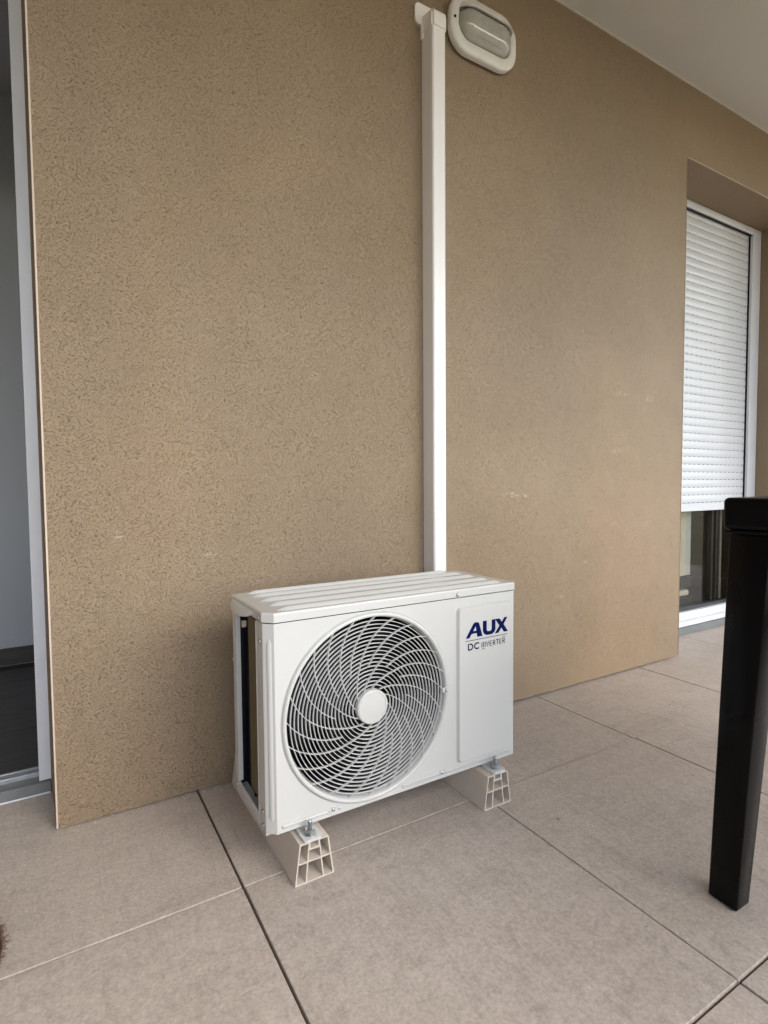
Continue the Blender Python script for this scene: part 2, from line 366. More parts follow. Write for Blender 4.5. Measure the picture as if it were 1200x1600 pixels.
# floor of pedestal tiles with open joints
deck = MB().add([(-1.9, -2.69, -.0745), (5.1, -2.69, -.0745), (5.1, .192, -.0745), (-1.9, .192, -.0745)], [(0, 1, 2, 3)]).obj('terrace_floor', 'slab', loc=(0, 0, -.0745)); deck['kind'] = 'structure'
X0, Y0, P = .290, -.391, .6
gx, gy = .0018, .0018
full = MB().box((-.3+gx, -.3+gy, -.02), (.3-gx, .3-gy, 0), .0012, 2).mesh('tile', M['tile'])
row0 = MB().box((-.3+gx, -.3+gy, -.02), (.3-gx, .282, 0), .0012, 2).mesh('tile', M['tile'])
for i in range(-3, 8):
    for j in range(-4, 1):
        me = row0 if j == 0 else full
        t = share('tile', me, deck, (X0+P*(i+.5)+random.uniform(-.0006, .0006)-(.0009 if i < 0 else 0), Y0+P*(j+.5)+random.uniform(-.0005, .0005), random.uniform(-.0009, .0)-(.0034 if j == -2 else .0008 if j == -1 else .0036 if i >= 1 else 0)))
        t.rotation_euler = (random.uniform(-.0006, .0006), random.uniform(-.0006, .0006), 0)
sw = MB().box((-2.1, -2.764, -.072), (-1.9, -.0015, CZ-.001)).obj('unseen_side_wall', 'stucco')  # assumed wall out of view, added to keep light off left-facing sides
tag(sw, 'unseen brown stucco side wall added at the left end of the balcony to block light', 'wall')
# unseen solid parapet, added to hold back low light from the open side
pr = MB().box((-2.1, -2.86, -.40), (5.2, -2.765, .62), .006).obj('parapet', 'parapet', loc=(1, -2.81, -.4))
tag(pr, 'unseen plain grey parapet added along the open side of the balcony to shape the light', 'parapet')
# slab edge of the balcony
o = MB().box((-2.1, -2.76, -.40), (5.2, -2.701, .02), .004).obj('slab_edge', 'concrete'); o['kind'] = 'structure'

# mortar crumbs left along the foot of the wall
mb = MB(); rr = random.Random(11)
for k in range(150):
    x = rr.choice((rr.uniform(1.75, 2.36), rr.uniform(1.0, 2.36), rr.uniform(0, .4))); y = -abs(rr.gauss(0, .010))-.002; q = rr.uniform(.0008, .0030)
    if abs((x-X0) % P) < .004: continue
    c = [(x+q*rr.uniform(-1, 1), y+q*rr.uniform(-1, 1), .0003+q*rr.uniform(0, .9)) for _ in range(3)]+[(x-q, y-q, .0002), (x+q, y-q*.6, .0002), (x, y+q, .0002)]
    mb.add(c, [(0, 1, 2), (3, 4, 1), (3, 1, 0), (4, 5, 2), (4, 2, 1), (5, 3, 0), (5, 0, 2), (3, 5, 4)])
o = mb.obj('mortar_crumbs', 'bead', loc=(1.2, 0, 0)); o['kind'] = 'stuff'
# ------------------------------------------------------------------ door at the left
door = thing('sliding_door', 'white framed sliding door standing open at the left end of the brown wall', 'door', (-.66, .2, 0))
MB().box((-.0555, .2005, .031), (-.0285, .262, 2.1535), .0012).obj('jamb', 'frame', door)
MB().box((-1.298, .2005, .031), (-1.26, .262, 2.1535), .0012).obj('jamb', 'frame', door)
MB().box((-1.259, .2005, 2.10), (-.056, .262, 2.1535), .0012).obj('head_frame', 'frame', door)
MB().box((-1.299, .193, -.019), (-.030, .299, .029), .0015).obj('threshold', 'grey', door)
for y in (.232, .262): MB().box((-1.29, y, .029), (-.03, y+.007, .041), .001).obj('track_rail', 'alu', door)
MB().box((-1.29, .1905, -.003), (-.032, .1928, .003), .0008).obj('sealant_bead', 'frame', door)
MB().box((-1.258, .268, .045), (-.70, .2765, 2.09)).obj('glass_pane', 'glass', door)
for x in (-1.258, -.735): MB().box((x, .2640, .043), (x+.04, .2805, 2.095), .001).obj('sash_stile', 'frame', door)

# ------------------------------------------------------------------ window and shutter at the right
win = thing('window', 'tall white framed window in the recess behind the half lowered shutter', 'window', (2.89, .2, 0))
MB().box((2.363, .2008, .033), (3.322, .262, .108), .0015).obj('bottom_rail', 'frame', win)
MB().box((2.363, .2003, .062), (3.322, .2030, .065)).obj('drip_groove', 'alu', win)
MB().box((2.363, .218, .108), (3.322, .250, .1265), .001).obj('glazing_gasket', 'gasket', win)
MB().box((2.363, .262, .033), (2.440, .30, 2.10), .0015).obj('jamb', 'frame', win)
MB().box((2.363, .193, -.019), (3.410, .2995, .031), .0015).obj('threshold', 'grey', win)
MB().box((2.441, .236, .1265), (3.30, .244, 2.08)).obj('glass_pane', 'glass', win)
for x, w, mm in ((3.068, .020, 'gasket'), (3.112, .012, 'gasket'), (3.150, .022, 'grey')):
    MB().box((x, .250, .127), (x+w, .275, 2.08), .001).obj('sash_stile', mm, win)
sh = thing('roller_shutter', 'white slatted roller shutter lowered over most of the recessed window', 'shutter', (2.85, .22, .62))
# head rail and guide rail of the shutter
MB().box((2.363, .2006, 2.118), (3.4115, .258, 2.1535), .0015).obj('head_rail', 'frame', sh)
g_ = MB().box((3.326, .2006, .033), (3.4115, .262, 2.1175), .0015).obj('guide_rail', 'frame', sh)
MB().box((3.3242, .214, .127), (3.3258, .222, 2.117)).obj('dark_gap_seal', 'black', g_)
MB().box((2.363, .2006, .109), (2.440, .2615, 2.1175), .0015).obj('guide_rail', 'frame', sh)
MB().box((2.441, .207, 2.112), (3.322, .215, 2.1175)).obj('dark_gap_seal', 'black', sh)  # black strip put in as the shaded gap under the head rail
PT = .0397; L0, L1 = 2.44, 3.322
def slatmesh():
    mb = MB(); prof = []
    for k in range(9):
        t = k/8; z = .0024+t*(PT-.0024); y = -.0040*math.sin(pi*(.08+.84*t))**.8
        prof.append((y, z))
    prof = [(0.0045, prof[0][1])]+prof+[(.0045, prof[-1][1])]
    n = len(prof); w = (L1-L0)/2
    mb.add([(-w, y, z) for y, z in prof]+[(w, y, z) for y, z in prof], [(i, i+n, i+n+1, i+1) for i in range(n-1)]+[tuple(range(n)), tuple(range(2*n-1, n-1, -1))], True)
    # the punched hook strip between two slats: bridges with light slots between them
    x = -w
    while x < w-.01:
        mb.box((x, -.0012, -.0004), (x+.017, .0015, .0032)); x += .042
    return mb.mesh('slat', M['slat'], out=(0, -1, 0))
sm_ = slatmesh(); z = .664; k = 0
while z < 2.10:
    share('slat', sm_, sh, ((L0+L1)/2, .2255, z)); z += PT; k += 1
MB().box((L0, .2155, .622), (L1, .2345, .6635), .0022).obj('bottom_bar', 'slat', sh)
MB().box((L0, .2335, .664), (L1, .2355, 2.115)).obj('dark_backing', 'black', sh)  # black sheet added so the slots look into a dark room

# added blocks standing in for the reflection in the glass below the shutter
sl_ = thing('reflection_standin', 'cream and dark blocks standing in for the reflection in the glass under the shutter', 'stand-in', (3.15, .9, 0))
MB().box((2.70, .312, .2645), (2.935, .33, 2.3), .002).obj('upright', 'cream', sl_)
MB().box((2.9355, .314, .2645), (2.984, .335, 2.3), .002).obj('grey_block', 'iwall', sl_)
MB().box((2.70, .305, .200), (2.986, .42, .2642), .003).obj('dark_band', 'black', sl_)
MB().box((2.72, .315, .150), (2.980, .40, .1860), .010, 3).obj('pale_bar', 'cream', sl_)
MB().box((2.70, .305, -.0035), (2.986, .44, .1498), .003).obj('dark_block', 'standin_dark', sl_)
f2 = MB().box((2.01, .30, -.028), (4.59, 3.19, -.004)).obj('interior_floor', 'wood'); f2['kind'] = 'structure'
# ------------------------------------------------------------------ conduit
cd = thing('cable_duct', 'white plastic duct running straight up the brown wall from the unit', 'duct', (1.013, 0, .2))
def ductprof(x0, x1, y, r, z0, z1, y1=-.0006):
    ps = [(x0-.0015 if False else x0, y1)]
    for k in range(6):
        a = pi + pi/2*k/5; ps.append((x0+r+r*cos(a), y+r+r*sin(a)))
    for k in range(6):
        a = 1.5*pi + pi/2*k/5; ps.append((x1-r+r*cos(a), y+r+r*sin(a)))
    ps.append((x1, y1)); n = len(ps)
    return MB().add([(x, yy, z0) for x, yy in ps]+[(x, yy, z1) for x, yy in ps], [(i, i+1, n+i+1, n+i) for i in range(n-1)]+[tuple(range(n))[::-1], tuple(range(n, 2*n))], True)
ductprof(.9885, 1.0365, -.056, .007, .22, 2.112).obj('duct_cover', 'pvc', cd, out=(0, -1, 0))
# wall entry cap: side profile rounded at the top front
capm = MB(); xs0, xs1 = .9855, 1.0395
prof = [(-.0008, 2.108), (-.0595, 2.108)]
for k in range(8):
    a = pi + -pi/2*k/7; prof.append((-.0595+.016+.016*cos(a), 2.142+.016*sin(a)))
prof.append((-.0008, 2.160))
bm = bmesh.new(); vs = [bm.verts.new((xs0, y, zz)) for y, zz in prof]; fc = bm.faces.new(vs)
r = bmesh.ops.extrude_face_region(bm, geom=[fc])
for v in r['geom']:
    if isinstance(v, bmesh.types.BMVert): v.co.x = xs1
bmesh.ops.recalc_face_normals(bm, faces=bm.faces[:])
bmesh.ops.bevel(bm, geom=[e for e in bm.edges if len(e.link_faces) == 2 and e.calc_face_angle(0) > 1.2 and max(v.co.y for v in e.verts) < -.01 and abs(e.verts[0].co.x-e.verts[1].co.x) < 1e-4 and e.verts[0].co.z > 2.1 and e.verts[1].co.z > 2.1], offset=.006, segments=3, affect='EDGES')
capm.addbm(bm, True)
capm.obj('end_cap', 'pvc', cd)
def rrect(x0, x1, z0, z1, r, n=8):
    ps = []
    for cx, cz, a0 in ((x1-r, z1-r, 0), (x0+r, z1-r, 90), (x0+r, z0+r, 180), (x1-r, z0+r, 270)):
        for k in range(n+1):
            a = radians(a0+90*k/n); ps.append((cx+r*cos(a), cz+r*sin(a)))
    return ps
MB().extr(rrect(.9605, 1.0565, 2.136, 2.196, .016), -.0075, -.0006).obj('wall_flange', 'pvc', cd)
MB().box((.9820, -.012, 2.095), (.9884, -.0008, 2.140), .001).obj('duct_clip', 'pvc', cd)

# ------------------------------------------------------------------ bulkhead lamp
lp = thing('bulkhead_lamp', 'oval white eyelid bulkhead lamp on the wall right of the duct top', 'lamp', (1.2115, 0, 2.188))
LX, LZ, LW, LH = 1.2115, 2.188, .1345, .0865
def loop(w, h, y, r, n=10, cx=LX, cz=LZ): return [(x, y, z) for x, z in rrect(cx-w, cx+w, cz-h, cz+h, r, n)]
def loft(loops, cap0=False, cap1=False, smooth=True):
    mb = MB(); n = len(loops[0]); vs = [p for l in loops for p in l]; fs = []
    for q in range(len(loops)-1):
        for i in range(n):
            j = (i+1) % n; fs.append((q*n+i, q*n+j, (q+1)*n+j, (q+1)*n+i))
    if cap0: fs.append(tuple(range(n)))
    if cap1: fs.append(tuple(range((len(loops)-1)*n, len(loops)*n)))
    return mb.add(vs, fs, smooth)
loft([loop(LW-.008, LH-.008, -.0008, .066), loop(LW-.007, LH-.007, -.0075, .067), loop(LW-.009, LH-.009, -.0082, .065)], True, True).obj('lamp_body', 'lampw', lp)
loft([loop(LW-.012, LH-.012, -.0085, .060), loop(LW-.001, LH-.001, -.0088, .070), loop(LW, LH, -.0235, .070), loop(LW-.003, LH-.003, -.0285, .067), loop(LW-.012, LH-.012, -.0310, .060),
      loop(LW-.026, LH-.031, -.0320, .048), loop(LW-.028, LH-.033, -.0305, .046), loop(LW-.029, LH-.034, -.0090, .046), loop(LW-.012, LH-.012, -.0085, .060)]).obj('lamp_ring', 'lampw', lp)
# bulging diffuser
def dome(W0, H0, y0, D, grow=0, n=12):
    out = []
    for q in range(n+1):
        t = (q/n)**1.5; d = (H0-.0015)*t; y = y0-D*math.sqrt(max(0, 1-(1-t)**2))**1.15
        out.append(loop(W0-d*.92, H0-d, y, max(.0012, min(H0, W0)-d-.0004)*.96))
    return out
loft(dome(LW-.0295, LH-.0345, -.024, .036), False, True).obj('diffuser', 'lampglass', lp, out=(0, -1, 0))
# eyelid covering the upper part of the diffuser
hm = loft(dome(LW-.020, LH-.020, -.0285, .040), False, True)
bm = bmesh.new(); vs = [bm.verts.new(v) for v in hm.v]
for f in hm.f: bm.faces.new([vs[i] for i in f])
bmesh.ops.bisect_plane(bm, geom=bm.verts[:]+bm.edges[:]+bm.faces[:], plane_co=(LX, 0, LZ+.027), plane_no=(0, 0, -1), clear_outer=True)
be = [e for e in bm.edges if e.is_boundary and (sum(v.co.y for v in e.verts)/2 < -.0295)]
r = bmesh.ops.extrude_edge_only(bm, edges=be)
for v in r['geom']:
    if isinstance(v, bmesh.types.BMVert): v.co += Vector((0, .009, .003))
MB().addbm(bm, True).obj('eyelid_hood', 'lampw', lp, out=(0, -1, 0))
for x in (LX-LW+.013,): MB().lathe([(.0001, -.0335), (.0040, -.0335), (.0040, -.030)], (x, 0, LZ), 14).obj('screw', 'black', lp)

# ------------------------------------------------------------------ plastic feet under the unit
def footmesh(x0, w, L):
    h = .080; cx = x0+w/2; wt = w-.0225; t = .0026
    def side(z, s): return cx+s*(w/2-(w-wt)/2*z/h)
    def inner(z, s): return cx+s*(.0185-(.0185-.0105)*z/h)
    zm = .0415; zt = h-.014
    outer = [(side(0, -1), .0), (side(0, 1), .0), (side(h, 1), h), (cx+.0085, h), (cx+.0085, zt+.001), (cx-.0085, zt+.001), (cx-.0085, h), (side(h, -1), h)]
    holes = []
    for s in (-1, 1):
        for a, b in ((t, zm-t/2), (zm+t/2, h-t)):
            q = [(side(a, s)-s*t, a), (side(b, s)-s*t, b), (inner(b, s)+s*t*.5, b), (inner(a, s)+s*t*.5, a)]
            holes.append(q)
    holes.append([(inner(t, -1)+t*.5, t), (inner(zm, -1)+t*.5, zm-t/2), (inner(zm, 1)-t*.5, zm-t/2), (inner(t, 1)-t*.5, t)])
    holes.append([(inner(zm, -1)+t*.5, zm+t/2), (inner(zt, -1)+t*.2, zt-t), (inner(zt, 1)-t*.2, zt-t), (inner(zm, 1)-t*.5, zm+t/2)])
    bm = bmesh.new(); ed = []
    for lp_ in [outer]+holes:
        vs = [bm.verts.new((x, 0, z)) for x, z in lp_]
        for i in range(len(vs)): ed.append(bm.edges.new((vs[i], vs[(i+1) % len(vs)])))
    bmesh.ops.triangle_fill(bm, use_beauty=True, edges=ed, normal=(0, -1, 0))
    r = bmesh.ops.extrude_face_region(bm, geom=bm.faces[:])
    for v in r['geom']:
        if isinstance(v, bmesh.types.BMVert): v.co.y = L
    bmesh.ops.recalc_face_normals(bm, faces=bm.faces[:])
    return MB().addbm(bm)
def foot(x0, yf, L, label, rz=0):
    mb = footmesh(-.0415, .083, L)
    o = mb.obj('mounting_block', 'foot', loc=(0, 0, 0)); o.location = (x0, yf, .0005); o.rotation_euler.z = rz
    return tag(o, label, 'mounting block', 'beige mounting blocks under the unit')
foot(.4145, -.4466, .440, 'beige hollow mounting block under the left end of the white unit, nearer the door')
foot(.8895, -.4466, .440, 'beige hollow mounting block under the right end of the white unit, below the logo')

# ------------------------------------------------------------------ the outdoor unit
XL, XC, XR = .335, .352, .9725       # side face, end of chamfer, right face
YF, YC, YB = -.412, -.394, -.190
ZB, ZS, ZT = .0935, .508, .529
ac = thing('outdoor_unit', 'white air conditioner outdoor unit with round fan grille and blue lettering on the floor', 'air conditioner', (.654, -.30, .0805))
FX, FZ, RO = .5655, .3025, .2002
# front sheet with round opening, chamfer, side flange, right return
NA = 144
vs = []; fs = []; lo, hi = (XC, ZB), (XR-.002, ZS)
bm = bmesh.new()
circ = [bm.verts.new((FX+RO*cos(2*pi*k/NA), YF, FZ+RO*sin(2*pi*k/NA))) for k in range(NA)]
rect = [bm.verts.new(p) for p in ((lo[0], YF, lo[1]), (hi[0], YF, lo[1]), (hi[0], YF, hi[1]), (lo[0], YF, hi[1]))]
ed = [bm.edges.new((circ[k], circ[(k+1) % NA])) for k in range(NA)]+[bm.edges.new((rect[k], rect[(k+1) % 4])) for k in range(4)]
bmesh.ops.triangle_fill(bm, use_beauty=True, edges=ed, normal=(0, -1, 0))
fp = MB().addbm(bm)
def strip(mb, pts, z0, z1, smooth=False):
    n = len(pts); mb.add([(x, y, z0) for x, y in pts]+[(x, y, z1) for x, y in pts], [(i, i+1, n+i+1, n+i) for i in range(n-1)], smooth)
strip(fp, [(XC, YF), (XL+.0015, YC-.002), (XL, YC), (XL, YC+.038), (XL+.012, YC+.038)], ZB, ZS)
strip(fp, [(XR-.002, YF), (XR-.0006, YF+.0006), (XR, YF+.002), (XR, YB), (XR-.03, YB)], ZB, ZS)
fp.add([(XC, YF, ZB), (XR-.002, YF, ZB), (XR-.002, YF+.012, ZB), (XL+.002, YF+.03, ZB), (XL, YC, ZB)], [(0, 1, 2, 3, 4)])
fp.obj('front_panel', 'casing', ac, out=(0, -1, 0))
# pressed groove on the chamfer
g0 = Vector((XC, YF, 0)); g1 = Vector((XL+.0015, YC-.002, 0)); gd = (g1-g0).normalized(); gn = Vector((gd.y, -gd.x, 0))
if gn.y > 0: gn = -gn
gm = MB(); c = g0+(g1-g0)*.5
for s in (-1, 1):
    pass
sec = [(-.0055, 0), (-.003, .0016), (.003, .0016), (.0055, 0)]
vv = []
for zz, k_ in ((.118, .2), (.126, 1), (.470, 1), (.478, .2)):
    for a, h in sec: vv.append(tuple(c+gd*a*(k_ if k_ < 1 else 1)+gn*(h*(0 if k_ < 1 else 1)+.0002)+Vector((0, 0, zz))))
gm.add(vv, [(q*4+i, q*4+i+1, (q+1)*4+i+1, (q+1)*4+i) for q in range(3) for i in range(3)], True)
gm.obj('stiffening_rib', 'casing', ac, out=(-.5, -1, 0))
# raised panel
def raised(x0, x1, z0, z1, r, h, y, name, mat, parent, b=.006):
    def lp_(d, yy): return [(x, yy, z) for x, z in rrect(x0+d, x1-d, z0+d, z1-d, max(r-d, .002), 6)]
    return loft([lp_(0, y), lp_(b*.25, y-h*.35), lp_(b*.75, y-h*.9), lp_(b, y-h)], False, True, False).obj(name, mat, parent, out=(0, -1, 0))
raised(.7925, .9600, .116, .4865, .012, .0075, YF-.0001, 'raised_panel', 'casing', ac, .0045)
# bottom stiffening ribs of the front
for a, b in ((.361, .462), (.483, .4965), (.640, .742), (.757, .962)):
    raised(a, b, .1018, .1092, .0030, .0034, YF-.0001, 'stiffening_rib', 'casing', ac, .0020)
# ring round the opening
MB().lathe([(.2035, .0), (.2028, -.0012), (.2016, .0005), (.2010, -.0034), (.1986, -.0062), (.1958, -.0068), (.1928, -.0048), (.1912, .001), (.1904, .010), (.1888, .013)], (FX, YF, FZ), 144).obj('grille_frame', 'casing', ac, out=(0, -1, 0))
# grille
gr = thing('fan_grille', None, None, (FX, YF, FZ)); gr.parent = ac; gr.location = Vector((FX, YF, FZ))-Vector(ac.location)
gr_empty = gr
def ringmesh(r, t=.00078, y0=-.0012, y1=.0036): return MB().lathe([(r-t, y0+.0006), (r-t*.4, y0), (r+t*.4, y0), (r+t, y0+.0006), (r+t*.8, y1), (r-t*.8, y1)], (FX, YF, FZ), 120, closed=True)
NR = 18
for k in range(NR):
    ringmesh(.0455+(.1832-.0455)*k/(NR-1)).obj('grille_ring', 'grille', gr, loc=(FX, YF, FZ))
OFF = [(.1875, 0), (.175, 5), (.160, 10.5), (.145, 16), (.120, 24.5), (.105, 30), (.09, 36), (.075, 43), (.060, 53), (.050, 62), (.042, 72), (.036, 80)]
for i in range(24):
    th = 12.3+15*i; pts = []
    for a, b in zip(OFF[:-1], OFF[1:]):
        a = (a[0]*(1.022 if a[0] > .1 else 1.01), a[1]); b = (b[0]*(1.022 if b[0] > .1 else 1.01), b[1])
        for q in range(3):
            t = q/3; r = a[0]+(b[0]-a[0])*t; d = a[1]+(b[1]-a[1])*t
            if i % 2 == 1 and r < .0835: continue
            pts.append((FX+r*cos(radians(th+d)), FZ+r*sin(radians(th+d))))
    MB().ribbon(pts, .0011, YF-.0018, YF+.0045).obj('grille_rib', 'grille', gr, loc=(FX, YF, FZ))
MB().lathe([(.0001, -.0052), (.0305, -.0052), (.0312, -.0050), (.0318, -.0062), (.0350, -.0062), (.0365, -.0045), (.0368, .008)], (FX, YF, FZ), 72).obj('hub_cap', 'casing', gr, out=(0, -1, 0))
# little tab and screw holding the grille at the right
MB().box((.7475, YF-.0065, .296), (.7640, YF-.0030, .3075), .0008).obj('grille_tab', 'casing', ac)
scr = MB().lathe([(.0001, -.0034), (.0026, -.0031), (.0045, -.0013), (.0047, 0)], (0, 0, 0), 16)
scr.box((-.0026, -.0036, -.0004), (.0026, -.0028, .0004))
scrm = scr.mesh('screw', M['steel'])
washer = MB().lathe([(.0042, -.0002), (.0042, -.0012), (.0078, -.0012), (.0082, 0)], (0, 0, 0), 20).mesh('washer', M['casing'])
for x, z, y, w in ((.794, .5165, -.0026, 0), (.750, .1065, 0, 1), (.472, .1065, 0, 1), (.7575, .3015, -.0065, 0)):
    share('screw', scrm, ac, (x, YF+y, z))
    if w: share('washer', washer, ac, (x, YF-.0001, z))
# side screws
for y, z in ((-.379, .470), (-.379, .129), (-.380, .1015), (-.379, .5165)):
    share('screw', scrm, ac, (XL-.0003-(.0016 if z > .51 else 0), y, z), (0, 0, -pi/2))
share('screw', scrm, ac, (XL-.0003, -.2035, .103), (0, 0, -pi/2)); share('screw', scrm, ac, (XL-.0003, -.195, .384), (0, 0, -pi/2))
# base pan rail, rear column
MB().box((XL+.0005, YC+.0005, .0865), (XR-.001, YB+.001, .1130-.0165)).obj('base_pan', 'casing', ac)
MB().box((XL-.0006, YC+.039, .0905), (XL+.004, YB, .1125), .0012).obj('side_rail', 'casing', ac)
MB().box((XL-.0004, YB-.021, .1127), (XL+.003, YB+.001, ZS), .001).obj('rear_column', 'casing', ac)
MB().box((XL-.0007, YB-.0212, .1128), (XL+.010, YB-.0225, ZS)).obj('rear_column', 'casing', ac)
MB().box((XL+.0035, YB-.006, .098), (XR-.002, YB-.0005, ZS)).obj('rear_guard', 'dark_metal', ac)
MB().box((XL-.0006, YC+.0385, .116), (XL+.0016, YC+.0415, ZS-.004), .0004).obj('panel_hem', 'casing', ac)
# what shows through the side opening
MB().box((XL+.010, -.358, .125), (XL+.032, -.272, ZS-.006)).obj('coil', 'fins', ac)
MB().box((XL+.013, -.3595, .122), (XL+.016, -.356, ZS-.008)).obj('coil_plate', 'fins', ac)
MB().box((XL+.022, -.2665, .100), (XL+.025, YB-.008, ZS-.004)).obj('inner_sheet', 'dark_metal', ac)
MB().box((XL+.018, -.2705, .100), (XL+.044, -.268, ZS-.004)).obj('inner_sheet', 'black', ac)
MB().box((XL+.012, YB-.030, .46), (XL+.022, YB-.024, .475), .001).obj('clip', 'bead', ac)
# fan bay
MB().add([(XL+.034, -.2, .0975), (.78, -.2, .0975), (.78, -.2, ZS-.001), (XL+.034, -.2, ZS-.001),
          (XL+.034, YF+.004, .0975), (.78, YF+.004, .0975), (.78, YF+.004, ZS-.001), (XL+.034, YF+.004, ZS-.001)],
         [(0, 1, 2, 3), (0, 4, 5, 1), (1, 5, 6, 2), (3, 2, 6, 7), (0, 3, 7, 4)]).obj('fan_bay', 'dark_metal', ac)
MB().box((XL+.036, YF+.005, .0985), (.778, -.202, .104)).obj('bay_floor', 'inner', ac)
fanp = thing('fan', None, None, (0, 0, 0)); fanp.parent = ac; fanp.location = Vector((FX, YF+.055, FZ))-Vector(ac.location)
MB().lathe([(.0001, -.030), (.030, -.028), (.042, -.016), (.046, .03)], (FX, YF+.055, FZ), 40).obj('fan_hub', 'black', fanp)
for b_ in range(3):
    mb = MB(); vv = []
    for q in range(9):
        r = .040+.132*q/8
        for p in range(9):
            a = radians(120*b_+20 + (p-4)*11 + 18*q/8); yy = YF+.055+(p-4)*-.0058*(.6+.4*q/8)
            vv.append((FX+r*cos(a), yy, FZ+r*sin(a)))
    mb.add(vv, [(q*9+p, q*9+p+1, (q+1)*9+p+1, (q+1)*9+p) for q in range(8) for p in range(8)], True)
    mb.obj('fan_blade', 'black', fanp)
# top cover: rounded lid with pressed ribs
pl = [(XC-.0005, YF-.0025), (XL-.0015, YC-.001), (XL-.0015, YB+.004), (XL+.020, YB+.013), (.935, YB+.013), (.962, YB+.006), (XR+.0015, YB-.016), (XR+.0015, YF), (XR-.0008, YF-.0025)]
def inset(poly, d):
    cx = sum(p[0] for p in poly)/len(poly); cy = sum(p[1] for p in poly)/len(poly); out = []
    n = len(poly)
    for i in range(n):
        a = Vector(poly[i-1]); b = Vector(poly[i]); c_ = Vector(poly[(i+1) % n])
        e1 = (b-a).normalized(); e2 = (c_-b).normalized(); n1 = Vector((e1.y, -e1.x)); n2 = Vector((e2.y, -e2.x))
        m_ = (n1+n2).normalized(); s_ = 1/max(.4, m_.dot(n1))
        q = b+m_*d*s_; q2 = b-m_*d*s_
        cc = Vector((cx, cy)); out.append(q if (q-cc).length < (q2-cc).length else q2)
    return [tuple(p) for p in out]
lv = [(0, .5104), (0, .5258), (.0005, .5272), (.0014, .5284), (.0028, .5290), (.0042, .5292)]
loft([[(x, y, z) for x, y in (inset(pl, d) if d else pl)] for d, z in lv], False, True, False).obj('top_cover', 'casing', ac, out=(0, 0, 1))
MB().box((XL+.001, YC, .506), (XR-.001, YB, .5088)).obj('lid_gap_shade', 'black', ac)  # black filler standing for the shade in the seam under the lid
for yc, hw in ((-.392, .0105), (-.343, .0125), (-.290, .0125), (-.238, .0125), (-.198, .008)):
    mb = MB(); sec = [(-1, 0), (-.72, .35), (-.35, .88), (0, 1), (.35, .88), (.72, .35), (1, 0)]; vv = []
    xa = XL+.030; xb = XR-.026-(.02 if yc > -.22 else 0)
    for x, k_ in ((xa, 0), (xa+.010, .6), (xa+.022, 1), (xb-.022, 1), (xb-.010, .6), (xb, 0)):
        for a, h in sec: vv.append((x, yc+a*hw*(.45+.55*k_), .52915+.0062*h*k_))
    mb.add(vv, [(q*7+i, q*7+i+1, (q+1)*7+i+1, (q+1)*7+i) for q in range(5) for i in range(6)], True)
    mb.obj('pressed_rib', 'casing', ac, out=(0, 0, 1))
# handle lip bulging from the side of the lid
mb = MB(); vv = []; hn = 15
for q in range(hn):
    t = q/(hn-1); y = YB+.002+t*(-.150); b_ = math.sin(pi*min(1, max(0, t)))**.5
    drop = .0115*min(1, math.sin(pi*t)**.6+.0)
    for k in range(6):
        a = pi/2*k/5
        vv.append((XL-.0015-.0140*b_*sin(a) , y, .5225-(.0045+drop)*(1-cos(a)) - .004*k/5))
mb.add(vv, [(q*6+k, q*6+k+1, (q+1)*6+k+1, (q+1)*6+k) for q in range(hn-1) for k in range(5)], True)
mb.add([vv[q*6+5] for q in range(hn)]+[(XL, vv[q*6+5][1], vv[q*6+5][2]+.001) for q in range(hn)], [(q, q+1, hn+q+1, hn+q) for q in range(hn-1)], True)
mb.obj('handle', 'casing', ac, out=(-1, 0, 0))
# mounting feet and bolts
def footset(x, y):
    b = MB().extr(rrect(x-.020, x+.020, 0, 1, .002, 1), 0, 0)
    m_ = MB(); ps = rrect(x-.019, x+.019, y-.019, y+.032, .006, 4); n = len(ps)
    m_.add([(a, c_, .0812) for a, c_ in ps]+[(a, c_, .0872) for a, c_ in ps], [tuple(range(n))[::-1], tuple(range(n, 2*n))]+[(i, (i+1) % n, n+(i+1) % n, n+i) for i in range(n)])
    fo = m_.obj('mounting_foot', 'casing', ac)
    def hexn(r, z0, z1): 
        q = [(x+r*cos(radians(60*k+12)), y+r*sin(radians(60*k+12))) for k in range(6)]
        return MB().add([(a, c_, z0) for a, c_ in q]+[(a, c_, z1) for a, c_ in q], [tuple(range(6))[::-1], tuple(range(6, 12))]+[(i, (i+1) % 6, 6+(i+1) % 6, 6+i) for i in range(6)])
    MB().lathe([(.0048, .0873), (.0135, .0873), (.0135, .0888), (.0048, .0890)], (x, y, 0), 24, 'z').obj('washer', 'steel', fo)
    hexn(.0105, .0891, .0985).obj('nut', 'steel', fo)
    prof = [(.0001, .1135), (.0044, .1135)]
    for k in range(14): z = .1125-k*.0012; prof += [(.0050, z), (.0042, z-.0006)]
    MB().lathe(prof, (x, y, 0), 16, 'z').obj('bolt', 'steel', fo)
    hexn(.008, .0722, .0785).obj('bolt_head', 'steel', fo)
for x in (.412, .894):
    footset(x, -.4305); footset(x, -.172)
